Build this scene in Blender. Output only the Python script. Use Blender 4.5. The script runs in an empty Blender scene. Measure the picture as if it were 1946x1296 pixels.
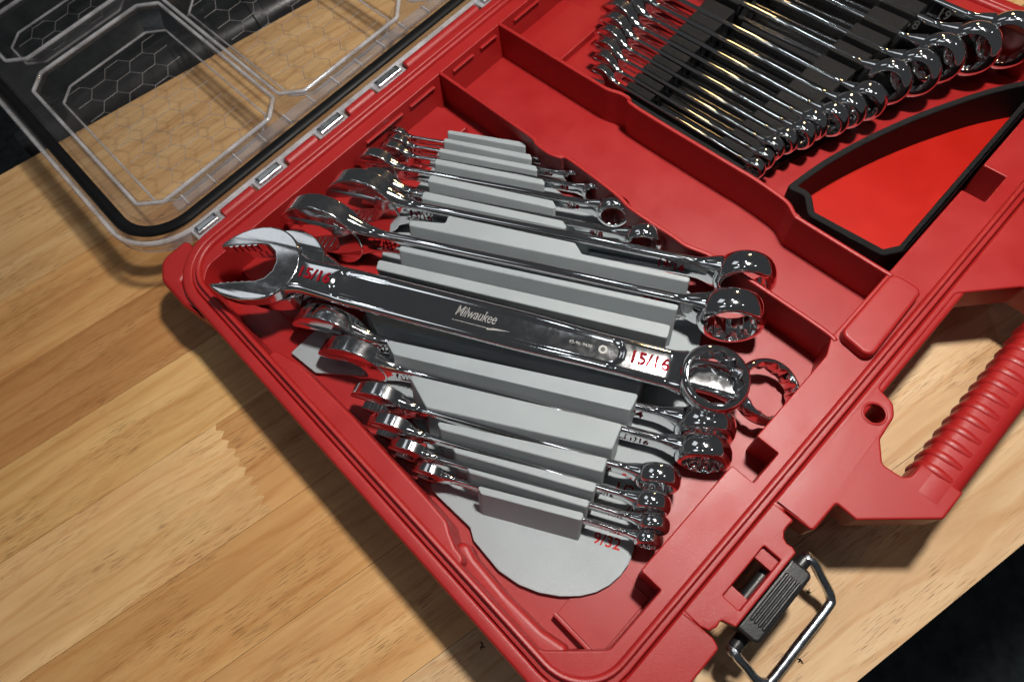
import bpy, bmesh, math, random
from mathutils import Vector, Matrix
from mathutils.geometry import tessellate_polygon

random.seed(7)
CM = 0.01
sc = bpy.context.scene

# ------------------------------------------------------------------ camera
cam_d = bpy.data.cameras.new('camera')
cam = bpy.data.objects.new('camera', cam_d)
sc.collection.objects.link(cam)
right = Vector((0.69904635, -0.70316217, -0.12998908))
down = Vector((-0.68495395, -0.6062373, -0.40412179))
fwd = Vector((0.20535893, 0.3715364, -0.90542168))
m = Matrix.Identity(4)
for r in range(3):
    m[r][0] = right[r]; m[r][1] = -down[r]; m[r][2] = -fwd[r]
    m[r][3] = (3.1806, 1.8553, 36.382)[r] * CM
cam.matrix_world = m
cam_d.sensor_width = 36.0
cam_d.lens = 22.2
cam_d.clip_start = 0.01
cam_d.clip_end = 50
cam_d.dof.use_dof = True
cam_d.dof.focus_distance = 0.345
cam_d.dof.aperture_fstop = 12.0
sc.camera = cam

# ------------------------------------------------------------------ world, lamps, exposure
w = bpy.data.worlds.new('World'); sc.world = w; w.use_nodes = True
w.node_tree.nodes['Background'].inputs[0].default_value = (0.92, 0.96, 1.0, 1)
w.node_tree.nodes['Background'].inputs[1].default_value = 0.042

def lamp(name, loc, target, size, power, col, shape='DISK', spread=180):
    d = bpy.data.lights.new(name, 'AREA'); d.shape = shape; d.size = size * CM
    d.energy = power; d.color = col; d.spread = math.radians(spread)
    o = bpy.data.objects.new(name, d); sc.collection.objects.link(o)
    o.location = Vector(loc) * CM
    o.rotation_euler = (Vector(target) - Vector(loc)).to_track_quat('-Z', 'Y').to_euler()
    return o
lamp('work_lamp', (29, 9.5, 60), (14, 12, 3), 5.0, 5.2, (1.0, 0.955, 0.89))
lamp('ceiling_lamp', (70, 60, 170), (15, 15, 0), 9, .62, (0.86, 0.94, 1.0))
lamp('ceiling_lamp', (-40, 80, 180), (15, 15, 0), 9, .5, (0.86, 0.94, 1.0))
lamp('ceiling_lamp', (60, -70, 175), (15, 15, 0), 9, .5, (0.9, 0.95, 1.0))
lamp('ceiling_lamp', (-60, -20, 170), (15, 15, 0), 9, .4, (0.9, 0.95, 1.0))
lamp('added_reflection_panel', (8, 150, 150), (10, 25, 5), 60, 0.9, (0.9, 0.95, 1.0), 'SQUARE')  # added panel, put overhead so the flat chrome jaw reflects grey
lamp('added_reflection_panel', (-110, 40, 150), (10, 15, 5), 50, 0.9, (0.9, 0.95, 1.0), 'SQUARE')  # second added panel, there only to brighten chrome reflections
lamp('warm_lamp', (130, 60, 70), (32, 14, 4), 8, 1.6, (1.0, 0.62, 0.25))

sc.view_settings.view_transform = 'Standard'
sc.view_settings.look = 'None'
sc.view_settings.exposure = 0.0
sc.view_settings.gamma = 1.0
sc.render.engine = 'CYCLES'
sc.cycles.use_denoising = True
sc.cycles.max_bounces = 10
sc.cycles.transparent_max_bounces = 24
sc.cycles.caustics_reflective = False
sc.cycles.caustics_refractive = False
sc.cycles.sample_clamp_indirect = 6

# ------------------------------------------------------------------ materials
def mat(name):
    M = bpy.data.materials.new(name); M.use_nodes = True
    nt = M.node_tree
    return M, nt, nt.nodes['Principled BSDF'], nt.nodes, nt.links
def N(nt, typ, **kw):
    n = nt.nodes.new(typ)
    for k, v in kw.items():
        if k in n.inputs: n.inputs[k].default_value = v
        else: setattr(n, k, v)
    return n
def coords(nt, scale=(1, 1, 1), kind='Object', jitter=False):
    tc = nt.nodes.new('ShaderNodeTexCoord'); mp = nt.nodes.new('ShaderNodeMapping')
    mp.inputs['Scale'].default_value = scale
    nt.links.new(tc.outputs[kind], mp.inputs['Vector'])
    if jitter:
        oi = nt.nodes.new('ShaderNodeObjectInfo')
        cb = nt.nodes.new('ShaderNodeCombineXYZ')
        mu = N(nt, 'ShaderNodeMath', operation='MULTIPLY'); mu.inputs[1].default_value = 37.0
        mu2 = N(nt, 'ShaderNodeMath', operation='MULTIPLY'); mu2.inputs[1].default_value = 91.0
        nt.links.new(oi.outputs['Random'], mu.inputs[0]); nt.links.new(oi.outputs['Random'], mu2.inputs[0])
        nt.links.new(mu.outputs[0], cb.inputs[0]); nt.links.new(mu2.outputs[0], cb.inputs[1])
        nt.links.new(cb.outputs[0], mp.inputs['Location'])
    return mp.outputs[0]
def ramp(nt, fac, stops):
    r = nt.nodes.new('ShaderNodeValToRGB')
    els = r.color_ramp.elements
    while len(els) < len(stops): els.new(0.5)
    for e, (p, c) in zip(els, stops):
        e.position = p; e.color = c if len(c) == 4 else (*c, 1)
    nt.links.new(fac, r.inputs[0])
    return r.outputs[0]
def bump(nt, bsdf, h, strength, dist, prev=None):
    b = N(nt, 'ShaderNodeBump'); b.inputs['Strength'].default_value = strength
    b.inputs['Distance'].default_value = dist
    nt.links.new(h, b.inputs['Height'])
    if prev is not None: nt.links.new(prev, b.inputs['Normal'])
    nt.links.new(b.outputs[0], bsdf.inputs['Normal'])
    return b.outputs[0]

def plastic(name, col, rough, grain, gscale=1500, var=0.12, spec=0.5):
    M, nt, b, n, l = mat(name)
    v = coords(nt)
    ns = N(nt, 'ShaderNodeTexNoise', Scale=45.0, Detail=5.0); l.new(v, ns.inputs['Vector'])
    lo = tuple(c * (1 - var) for c in col); hi = tuple(min(1, c * (1 + var)) for c in col)
    l.new(ramp(nt, ns.outputs[0], [(0.3, lo), (0.7, hi)]), b.inputs['Base Color'])
    rr = ramp(nt, ns.outputs[0], [(0.3, (rough - .05,) * 3), (0.7, (rough + .07,) * 3)])
    l.new(rr, b.inputs['Roughness'])
    b.inputs['Specular IOR Level'].default_value = spec
    g = N(nt, 'ShaderNodeTexNoise', Scale=float(gscale), Detail=2.0); l.new(v, g.inputs['Vector'])
    bump(nt, b, g.outputs[0], grain, 0.0004)
    return M

RED = plastic('red_case_plastic', (0.315, 0.012, 0.012), 0.40, 0.24, 3000, 0.05)
TRAYRED = plastic('bright_red_plastic', (0.40, 0.007, 0.002), 0.5, 0.15, 1200, 0.06, 0.25)
BLACK = plastic('black_latch_plastic', (0.014, 0.014, 0.015), 0.36, 0.25, 1500, 0.2)
RUBBER = plastic('black_gasket_rubber', (0.004, 0.004, 0.0045), 0.5, 0.1, 600, 0.2, 0.2)
TUBE = plastic('black_painted_steel', (0.008, 0.008, 0.009), 0.36, 0.1, 300, 0.2)
DARKFLOOR = plastic('dark_floor_paint', (0.045, 0.055, 0.06), 0.8, 0.5, 40, 0.35, 0.1)

def printed(name, col, rough, step=0.0002, spark=0.25):
    # 3D-printed plastic: fine parallel filament lines
    M, nt, b, n, l = mat(name)
    v = coords(nt)
    ns = N(nt, 'ShaderNodeTexNoise', Scale=30.0, Detail=4.0); l.new(v, ns.inputs['Vector'])
    l.new(ramp(nt, ns.outputs[0], [(0.3, tuple(c * .93 for c in col)), (0.7, tuple(c * 1.05 for c in col))]), b.inputs['Base Color'])
    b.inputs['Roughness'].default_value = rough
    mp = N(nt, 'ShaderNodeMapping'); mp.inputs['Rotation'].default_value = (0.0, 0.35, math.radians(-18))
    l.new(v, mp.inputs['Vector'])
    wv = N(nt, 'ShaderNodeTexWave', Scale=1100.0, Distortion=1.2, Detail=1.0)
    wv.bands_direction = 'X'
    l.new(mp.outputs[0], wv.inputs['Vector'])
    wz = N(nt, 'ShaderNodeTexWave', Scale=520.0, Distortion=0.4, Detail=1.0); wz.bands_direction = 'Z'
    l.new(v, wz.inputs['Vector'])
    p = bump(nt, b, wv.outputs[0], spark, 0.0002)
    p = bump(nt, b, wz.outputs[0], spark * 1.2, 0.0002, p)
    sp = N(nt, 'ShaderNodeTexNoise', Scale=2600.0, Detail=1.0); l.new(v, sp.inputs['Vector'])
    bump(nt, b, sp.outputs[0], spark, 0.0003, p)
    return M
GREY = printed('grey_printed_plastic', (0.30, 0.335, 0.352), 0.36, spark=0.3)
BLACKP = printed('black_printed_plastic', (0.0035, 0.0035, 0.004), 0.5, spark=0.6)
BLACKP.node_tree.nodes['Principled BSDF'].inputs['Specular IOR Level'].default_value = 0.22

def chrome(name, base, rough, wob):
    M, nt, b, n, l = mat(name)
    b.inputs['Metallic'].default_value = 1.0
    b.inputs['Base Color'].default_value = (*base, 1)
    v = coords(nt)
    ns = N(nt, 'ShaderNodeTexNoise', Scale=220.0, Detail=6.0, Roughness=0.65); l.new(v, ns.inputs['Vector'])
    l.new(ramp(nt, ns.outputs[0], [(0.35, (rough * .8,) * 3), (0.75, (rough * 1.6,) * 3)]), b.inputs['Roughness'])
    n2 = N(nt, 'ShaderNodeTexNoise', Scale=70.0, Detail=1.0); l.new(v, n2.inputs['Vector'])
    bump(nt, b, n2.outputs[0], wob, 0.0006)
    return M
CHROME = chrome('polished_chrome', (0.80, 0.80, 0.81), 0.06, 0.010)
JAW = chrome('brushed_chrome_jaw', (0.74, 0.74, 0.75), 0.12, 0.03)
PIN = chrome('bright_steel_pin', (0.85, 0.87, 0.9), 0.3, 0.1)
STEEL = chrome('zinc_plated_wire', (0.62, 0.66, 0.70), 0.22, 0.2)
ETCH, nt, b, n, l = mat('laser_etched_marking')
b.inputs['Base Color'].default_value = (0.20, 0.195, 0.19, 1); b.inputs['Metallic'].default_value = 0.6; b.inputs['Roughness'].default_value = 0.55
SMUDGE = None
REDPAINT = plastic('red_size_paint', (0.20, 0.005, 0.012), 0.6, 0.2, 900, 0.2, 0.05)
REDPRINT = plastic('red_printed_digits', (0.42, 0.016, 0.012), 0.5, 0.4, 900, 0.2, 0.15)
GREYPAINT = plastic('dark_stamped_digits', (0.05, 0.05, 0.05), 0.4, 0.2, 900, 0.2)

def clear(name, tint, haze, rough, ior=1.5):
    # thin clear polycarbonate sheet: transmits straight through, Fresnel reflection, a little haze
    M = bpy.data.materials.new(name); M.use_nodes = True
    nt = M.node_tree; nt.nodes.clear(); l = nt.links
    out = nt.nodes.new('ShaderNodeOutputMaterial')
    tr = nt.nodes.new('ShaderNodeBsdfTransparent'); tr.inputs[0].default_value = (*tint, 1)
    gl = nt.nodes.new('ShaderNodeBsdfGlossy'); gl.inputs['Roughness'].default_value = rough
    df = nt.nodes.new('ShaderNodeBsdfDiffuse'); df.inputs[0].default_value = (0.75, 0.76, 0.8, 1)
    # Schlick reflectance of a thin sheet, the same from both sides
    ge = nt.nodes.new('ShaderNodeNewGeometry'); dt = nt.nodes.new('ShaderNodeVectorMath'); dt.operation = 'DOT_PRODUCT'
    l.new(ge.outputs['Normal'], dt.inputs[0]); l.new(ge.outputs['Incoming'], dt.inputs[1])
    ab = N(nt, 'ShaderNodeMath', operation='ABSOLUTE'); l.new(dt.outputs['Value'], ab.inputs[0])
    on = N(nt, 'ShaderNodeMath', operation='SUBTRACT'); on.inputs[0].default_value = 1.0; l.new(ab.outputs[0], on.inputs[1])
    pw = N(nt, 'ShaderNodeMath', operation='POWER'); pw.inputs[1].default_value = 5.0; l.new(on.outputs[0], pw.inputs[0])
    f0 = ((ior - 1) / (ior + 1)) ** 2
    fr = N(nt, 'ShaderNodeMath', operation='MULTIPLY_ADD'); fr.inputs[1].default_value = 1 - f0; fr.inputs[2].default_value = f0
    l.new(pw.outputs[0], fr.inputs[0])
    m1 = nt.nodes.new('ShaderNodeMixShader'); m2 = nt.nodes.new('ShaderNodeMixShader')
    v = coords(nt)
    ns = N(nt, 'ShaderNodeTexNoise', Scale=700.0, Detail=2.0); l.new(v, ns.inputs['Vector'])
    bp_ = N(nt, 'ShaderNodeBump'); bp_.inputs['Strength'].default_value = 0.12; bp_.inputs['Distance'].default_value = 0.0005
    l.new(ns.outputs[0], bp_.inputs['Height']); l.new(bp_.outputs[0], gl.inputs['Normal'])
    n2 = N(nt, 'ShaderNodeTexNoise', Scale=60.0, Detail=6.0); l.new(v, n2.inputs['Vector'])
    hz = ramp(nt, n2.outputs[0], [(0.35, (haze * .6,) * 3), (0.7, (haze * 1.5,) * 3)])
    l.new(hz, m1.inputs[0]); l.new(tr.outputs[0], m1.inputs[1]); l.new(df.outputs[0], m1.inputs[2])
    l.new(fr.outputs[0], m2.inputs[0]); l.new(m1.outputs[0], m2.inputs[1]); l.new(gl.outputs[0], m2.inputs[2])
    l.new(m2.outputs[0], out.inputs[0])
    return M
CLEAR = clear('clear_polycarbonate', (0.93, 0.93, 0.935), 0.012, 0.10)
CLEARTEX = clear('textured_polycarbonate', (0.84, 0.83, 0.83), 0.012, 0.28)
CLEAREDGE = clear('polycarbonate_edge_painted_glare', (0.84, 0.84, 0.87), 0.34, 0.1, 1.6)  # strong diffuse haze paints in the whitish glare of refracting edges
CLEARRAIL = clear('ribbed_polycarbonate_painted_sheen', (0.86, 0.85, 0.87), 0.10, 0.15)  # extra diffuse haze paints in the bright reflection along the rail
HEXLINE = clear('moulded_honeycomb_line', (0.66, 0.64, 0.62), 0.14, 0.6, 1.4)

def wood(name):
    M, nt, b, n, l = mat(name)
    v = coords(nt, (3.2, 26, 26), jitter=True)
    g1 = N(nt, 'ShaderNodeTexNoise', Scale=3.0, Detail=7.0, Roughness=0.62, Distortion=0.5); l.new(v, g1.inputs['Vector'])
    v2 = coords(nt, (1.0, 5.5, 5.5), jitter=True)
    wv = N(nt, 'ShaderNodeTexWave', Scale=4.5, Distortion=9.0, Detail=3.0); wv.bands_direction = 'Y'
    wv.inputs['Detail Scale'].default_value = 1.2; l.new(v2, wv.inputs['Vector'])
    big = N(nt, 'ShaderNodeTexNoise', Scale=5.0, Detail=3.0); l.new(v2, big.inputs['Vector'])
    c1 = ramp(nt, g1.outputs[0], [(0.30, (0.49, 0.285, 0.128)), (0.50, (0.57, 0.365, 0.178)), (0.72, (0.64, 0.44, 0.232))])
    c2 = ramp(nt, wv.outputs[0], [(0.0, (0.88, 0.79, 0.69)), (0.16, (1.0, 1.0, 1.0)), (1.0, (1.0, 1.0, 1.0))])
    mx = N(nt, 'ShaderNodeMix', data_type='RGBA', blend_type='MULTIPLY'); mx.inputs[0].default_value = 0.75
    l.new(c1, mx.inputs[6]); l.new(c2, mx.inputs[7])
    # stave tone
    oi = n.new('ShaderNodeObjectInfo')
    tone0 = ramp(nt, oi.outputs['Random'], [(0.0, (0.84, 0.70, 0.56)), (0.3, (1.12, 1.08, 1.02)), (0.55, (1.22, 1.22, 1.2)), (0.75, (0.94, 0.80, 0.66)), (1.0, (1.14, 1.08, 1.0))])
    mx2 = N(nt, 'ShaderNodeMix', data_type='RGBA', blend_type='MULTIPLY'); mx2.inputs[0].default_value = 1.0
    l.new(mx.outputs[2], mx2.inputs[6]); l.new(oi.outputs['Color'], mx2.inputs[7])
    bigc = ramp(nt, big.outputs[0], [(0.35, (0.80, 0.72, 0.62)), (0.62, (1.05, 1.03, 1.0))])
    mx4 = N(nt, 'ShaderNodeMix', data_type='RGBA', blend_type='MULTIPLY'); mx4.inputs[0].default_value = 0.6
    l.new(mx2.outputs[2], mx4.inputs[6]); l.new(bigc, mx4.inputs[7])
    # pores: short dark dashes along the grain
    v3 = coords(nt, (90, 1900, 1900), jitter=True)
    po = N(nt, 'ShaderNodeTexNoise', Scale=1.0, Detail=1.0, Distortion=0.25); l.new(v3, po.inputs['Vector'])
    v4 = coords(nt, (14, 30, 30), jitter=True)
    pm = N(nt, 'ShaderNodeTexNoise', Scale=1.0, Detail=2.0); l.new(v4, pm.inputs['Vector'])
    pmr = ramp(nt, pm.outputs[0], [(0.42, (0.0,) * 3), (0.62, (1.0,) * 3)])
    pr = ramp(nt, po.outputs[0], [(0.575, (0.0,) * 3), (0.64, (1.0,) * 3)])
    pf = N(nt, 'ShaderNodeMath', operation='MULTIPLY'); l.new(pr, pf.inputs[0]); l.new(pmr, pf.inputs[1])
    pk = N(nt, 'ShaderNodeMath', operation='MULTIPLY'); pk.inputs[1].default_value = 0.66; l.new(pf.outputs[0], pk.inputs[0])
    mx3 = N(nt, 'ShaderNodeMix', data_type='RGBA'); mx3.inputs[7].default_value = (0.15, 0.065, 0.024, 1)
    l.new(pk.outputs[0], mx3.inputs[0]); l.new(mx4.outputs[2], mx3.inputs[6])
    l.new(mx3.outputs[2], b.inputs['Base Color'])
    b.inputs['Roughness'].default_value = 0.42
    b.inputs['Specular IOR Level'].default_value = 0.35
    inv = N(nt, 'ShaderNodeMath', operation='SUBTRACT'); inv.inputs[0].default_value = 1.0; l.new(pf.outputs[0], inv.inputs[1])
    p = bump(nt, b, inv.outputs[0], 0.25, 0.0003)
    bump(nt, b, g1.outputs[0], 0.06, 0.0006, p)
    return M
WOOD = wood('rubberwood_stave')

# ------------------------------------------------------------------ mesh helpers (all in centimetres)
def link(name, verts, faces, material, parent=None, smooth=True, loc=None, weighted=True, sharp=38):
    me = bpy.data.meshes.new(name)
    me.from_pydata([(v[0] * CM, v[1] * CM, v[2] * CM) for v in verts], [], faces)
    me.validate(); me.update()
    if material: me.materials.append(material)
    if smooth:
        me.polygons.foreach_set('use_smooth', [True] * len(me.polygons))
        if sharp: me.set_sharp_from_angle(angle=math.radians(sharp))
    o = bpy.data.objects.new(name, me); sc.collection.objects.link(o)
    if parent: o.parent = parent
    if loc: o.location = Vector(loc) * CM
    if smooth and weighted:
        wn = o.modifiers.new('weighted', 'WEIGHTED_NORMAL'); wn.keep_sharp = True
    return o
def thing(name, label, cat, loc=(0, 0, 0), group=None):
    o = bpy.data.objects.new(name, None); sc.collection.objects.link(o)
    o.empty_display_size = 0.01
    o.location = Vector(loc) * CM
    return tag(o, label, cat, group)
def tag(o, label, cat, group=None):
    o['label'] = label; o['category'] = cat
    if group: o['group'] = group
    return o

def area(p): return sum(p[i][0] * p[(i + 1) % len(p)][1] - p[(i + 1) % len(p)][0] * p[i][1] for i in range(len(p))) / 2
def ccw(p): return list(p) if area(p) > 0 else list(reversed(p))
def fillet(p, r, n=4):
    """round the corners of polygon p; r is a number or a list"""
    out = []; L = len(p)
    for i in range(L):
        a, b, c = Vector(p[i - 1]), Vector(p[i]), Vector(p[(i + 1) % L])
        ri = r[i] if isinstance(r, (list, tuple)) else r
        u, v = (a - b), (c - b); lu, lv = u.length, v.length
        if ri <= 0 or lu < 1e-6 or lv < 1e-6: out.append((b.x, b.y)); continue
        u /= lu; v /= lv
        ang = math.acos(max(-1, min(1, u.dot(v))))
        if ang > 3.05 or ang < 0.05: out.append((b.x, b.y)); continue
        t = min(ri / math.tan(ang / 2), lu * .47, lv * .47)
        rr = t * math.tan(ang / 2)
        cen = b + (u + v).normalized() * (rr / math.sin(ang / 2))
        p0, p1 = b + u * t - cen, b + v * t - cen
        a0 = math.atan2(p0.y, p0.x); da = math.atan2(p1.y, p1.x) - a0
        while da > math.pi: da -= 2 * math.pi
        while da < -math.pi: da += 2 * math.pi
        for k in range(n + 1):
            a_ = a0 + da * k / n
            out.append((cen.x + rr * math.cos(a_), cen.y + rr * math.sin(a_)))
    return out
def inset(p, d):
    out = []; L = len(p)
    for i in range(L):
        a, b, c = Vector(p[i - 1]), Vector(p[i]), Vector(p[(i + 1) % L])
        e1, e2 = (b - a), (c - b)
        if e1.length < 1e-9: e1 = e2
        if e2.length < 1e-9: e2 = e1
        e1.normalize(); e2.normalize()
        n1, n2 = Vector((-e1.y, e1.x)), Vector((-e2.y, e2.x))
        mm = n1 + n2
        if mm.length < 1e-6: mm = n1
        mm.normalize()
        k = d / max(0.45, mm.dot(n1))
        out.append((b.x + mm.x * k, b.y + mm.y * k))
    return out
def prism(outer, z0, z1, bev=0.06, seg=2, holes=(), shift=(0, 0), both=False):
    """extruded polygon with rounded top edge (and bottom edge); shift = lean of the bottom"""
    loops = [ccw(outer)] + [list(reversed(ccw(h))) for h in holes]
    lv = []
    if both and bev > 0:
        for k in range(seg, 0, -1):
            a = math.pi / 2 * k / seg; lv.append((bev * (1 - math.cos(a)), z0 + bev - bev * math.sin(a)))
        lv.append((0, z0 + bev))
    else: lv.append((0, z0))
    if bev > 0:
        lv.append((0, z1 - bev))
        for k in range(1, seg + 1):
            a = math.pi / 2 * k / seg; lv.append((bev * (1 - math.cos(a)), z1 - bev + bev * math.sin(a)))
    else: lv.append((0, z1))
    verts = []; faces = []; start = []
    for off, z in lv:
        s = []
        f = (z1 - z) / (z1 - z0)
        for lp in loops:
            s.append(len(verts))
            for x, y in (inset(lp, off) if off > 0 else lp): verts.append((x + shift[0] * f, y + shift[1] * f, z))
        start.append(s)
    for k in range(len(lv) - 1):
        for li, lp in enumerate(loops):
            n_ = len(lp)
            for i in range(n_):
                j = (i + 1) % n_
                faces.append((start[k][li] + i, start[k][li] + j, start[k + 1][li] + j, start[k + 1][li] + i))
    for k, flip in ((len(lv) - 1, False), (0, True)):
        idx = []; vl = []
        for li, lp in enumerate(loops):
            vl.append([Vector((verts[start[k][li] + i][0], verts[start[k][li] + i][1], 0)) for i in range(len(lp))])
            idx += [start[k][li] + i for i in range(len(lp))]
        for t in tessellate_polygon(vl):
            tri = [idx[q] for q in t]
            a, b_, c = (Vector(verts[q]) for q in tri)
            up = (b_ - a).cross(c - a).z
            if abs(up) < 1e-12: continue
            if (up < 0) != flip: tri.reverse()
            faces.append(tuple(tri))
    return verts, faces
def merge(*parts):
    V = []; F = []
    for v, f in parts:
        o = len(V); V += v; F += [tuple(i + o for i in q) for q in f]
    return V, F
def tube(path, r, n=10, closed=False, cap=True, flat=1.0):
    P = [Vector(p) for p in path]; L = len(P); V = []; F = []
    prev = None
    for i in range(L):
        if closed: t = P[(i + 1) % L] - P[i - 1]
        else: t = P[min(i + 1, L - 1)] - P[max(i - 1, 0)]
        t.normalize()
        if prev is None:
            u = t.cross(Vector((0, 0, 1)))
            if u.length < 1e-3: u = t.cross(Vector((0, 1, 0)))
        else: u = prev - t * prev.dot(t)
        u.normalize(); prev = u; v = t.cross(u)
        rr = r[i] if isinstance(r, (list, tuple)) else r
        for k in range(n):
            a = 2 * math.pi * k / n
            V.append(tuple(P[i] + u * (rr * math.cos(a)) + v * (rr * flat * math.sin(a))))
    for i in range(L if closed else L - 1):
        j = (i + 1) % L
        for k in range(n):
            k2 = (k + 1) % n
            F.append((i * n + k, j * n + k, j * n + k2, i * n + k2))
    if cap and not closed:
        F.append(tuple(reversed(range(n)))) ; F.append(tuple((L - 1) * n + k for k in range(n)))
        F = [tuple(reversed(q)) for q in F]
    return V, F
def smooth_path(pts, n=6):
    """Catmull-Rom through pts"""
    P = [Vector(p) for p in pts]; out = []
    for i in range(len(P) - 1):
        a, b, c, d = P[max(i - 1, 0)], P[i], P[i + 1], P[min(i + 2, len(P) - 1)]
        for k in range(n):
            t = k / n
            out.append(0.5 * ((2 * b) + (c - a) * t + (2 * a - 5 * b + 4 * c - d) * t * t + (3 * b - a - 3 * c + d) * t ** 3))
    out.append(P[-1]); return out
def ribbon(path, th):
    P = [Vector((p[0], p[1])) for p in path]; Lf = []; Rt = []
    for i in range(len(P)):
        t = (P[min(i + 1, len(P) - 1)] - P[max(i - 1, 0)]).normalized(); nn = Vector((-t.y, t.x)) * (th / 2)
        Lf.append(tuple(P[i] + nn)); Rt.append(tuple(P[i] - nn))
    return Rt + Lf[::-1]
def rrect(x0, x1, y0, y1, r, n=8):
    out = []
    for cx, cy, a0 in ((x1 - r, y0 + r, -90), (x1 - r, y1 - r, 0), (x0 + r, y1 - r, 90), (x0 + r, y0 + r, 180)):
        for k in range(n + 1):
            a = math.radians(a0 + 90 * k / n); out.append((cx + r * math.cos(a), cy + r * math.sin(a)))
    return out
def sweep_rect(x0, x1, y0, y1, r, prof, n=10):
    """sweep profile (offset outward, z) round a rounded rectangle"""
    V = []; F = []
    for d, z in prof:
        V += [(x, y, z) for x, y in rrect(x0 - d, x1 + d, y0 - d, y1 + d, max(.05, r + d), n)]
    m_ = 4 * (n + 1)
    for k in range(len(prof) - 1):
        for i in range(m_):
            j = (i + 1) % m_
            F.append((k * m_ + i, k * m_ + j, (k + 1) * m_ + j, (k + 1) * m_ + i))
    F = [tuple(reversed(q)) for q in F]
    return V, F
def rbox(x0, x1, y0, y1, z0, z1, r=0.15, bev=0.08, seg=3, both=True):
    return prism(rrect(x0, x1, y0, y1, r, 4), z0, z1, bev, seg, both=both)

# ------------------------------------------------------------------ lettering (made first: one depsgraph pass)
TXT = {}
def want(key, body, size, shear=0.0, off=0.0, ext=0.004, spacing=1.0):
    c = bpy.data.curves.new('lettering', 'FONT'); c.body = body; c.size = size * CM
    c.align_x = 'CENTER'; c.align_y = 'CENTER'; c.shear = shear; c.offset = off * CM; c.extrude = ext * CM
    c.resolution_u = 3; c.space_character = spacing
    o = bpy.data.objects.new('lettering', c); sc.collection.objects.link(o); TXT[key] = o
sizes = ['1/4', '5/16', '3/8', '9/16', '5/8', '13/16', '7/8', '1', '15/16', '3/4', '11/16', '1/2', '7/16', '11/32', '9/32', '15', '16', '17', '18', '19']
for s_ in sizes: want(s_, s_, 1.0, ext=0.006, off=0.028 if s_ == '15/16' else 0.016)
want('brand', 'Milwaukee', 1.0, 0.3, 0.004, 0.003, 0.96)
want('code', '45-96-9430', 1.0, 0.0, 0.0, 0.003)
want('us', 'USA', 1.0, 0, 0, .003)
bpy.context.view_layer.update()
dg = bpy.context.evaluated_depsgraph_get()
for k_, o_ in list(TXT.items()):
    me = bpy.data.meshes.new_from_object(o_.evaluated_get(dg))
    bpy.data.objects.remove(o_); TXT[k_] = me
def text(key, name, material, parent, loc, size, rot=None, squash=1.0):
    me = TXT[key].copy(); me.materials.clear(); me.materials.append(material)
    o = bpy.data.objects.new(name, me); sc.collection.objects.link(o); o.parent = parent
    o.location = Vector(loc) * CM
    if rot is not None: o.rotation_euler = rot
    o.scale = (size * squash, size, size)
    return o

# ================================================================== SETTING
V_, F_ = prism([(-900, -900), (900, -900), (900, 900), (-900, 900)], -92, -90, 0)
o = link('floor', V_, F_, DARKFLOOR, smooth=False); o['kind'] = 'structure'

# ------------------------------------------------------------------ bench top made of finger-jointed staves
TA = math.radians(-11.3); td = Vector((math.cos(TA), math.sin(TA))); tn = Vector((-td.y, td.x))
bench = thing('bench_top', 'pale finger-jointed wooden bench top under the red case', 'bench top', (0, 0, -3))
bench.location = (0, 0, -3 * CM)
qs = [-6.4, -0.2, 6.0, 12.1, 18.2, 25.45, 31.5, 38.0, 44.6, 51.0, 57.15]
joints = {0: [-40, 34, 62], 1: [-44, 3, 44], 2: [-50, 30, 66], 3: [-46, 8, 52], 4: [-9.9, 35, 74], 5: [-46, 14, 58], 6: [-52, 22, 60], 7: [-44, 14, 46], 8: [-50, 27, 66], 9: [-46, 30, 50]}
def zig(q0, q1, r, rnd):
    k = 19; pts = []
    for i in range(k + 1):
        q = q0 + (q1 - q0) * i / k
        pts.append((r + (0.2 if i % 2 else -0.2) + rnd.uniform(-.08, .08) - 0.10 * (q - q0), q))
    pts[0] = (r, q0 + .012); pts[-1] = (r - .10 * (q1 - q0), q1 - .012)
    return pts
TONES = [(1.1, 1.08, 1.02), (.92, .80, .66), (1.0, .93, .84), (.80, .66, .52), (1.16, 1.15, 1.10)]
FIX = {(4, 0): (1.18, 1.17, 1.12), (4, 1): (.94, .80, .64), (5, 0): (1.08, 1.03, .84), (5, 1): (1.08, 1.02, .84), (6, 0): (.80, .62, .46), (6, 1): (.80, .62, .46), (3, 0): (.92, .77, .60), (3, 1): (.95, .82, .64), (7, 0): (.92, .78, .6), (7, 1): (.98, .84, .66), (2, 0): (1.04, .95, .82), (2, 1): (1.04, .95, .82), (1, 0): (1, .93, .85), (0, 0): (1.02, 1.06, 1.18), (0, 1): (1.02, 1.08, 1.25), (1, 1): (1.0, 1.06, 1.22), (1, 2): (1.02, 1.08, 1.25), (0, 2): (1.02, 1.08, 1.25), (9, 0): (1.1, 1.02, .85), (8, 0): (.9, .76, .6)}
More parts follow.
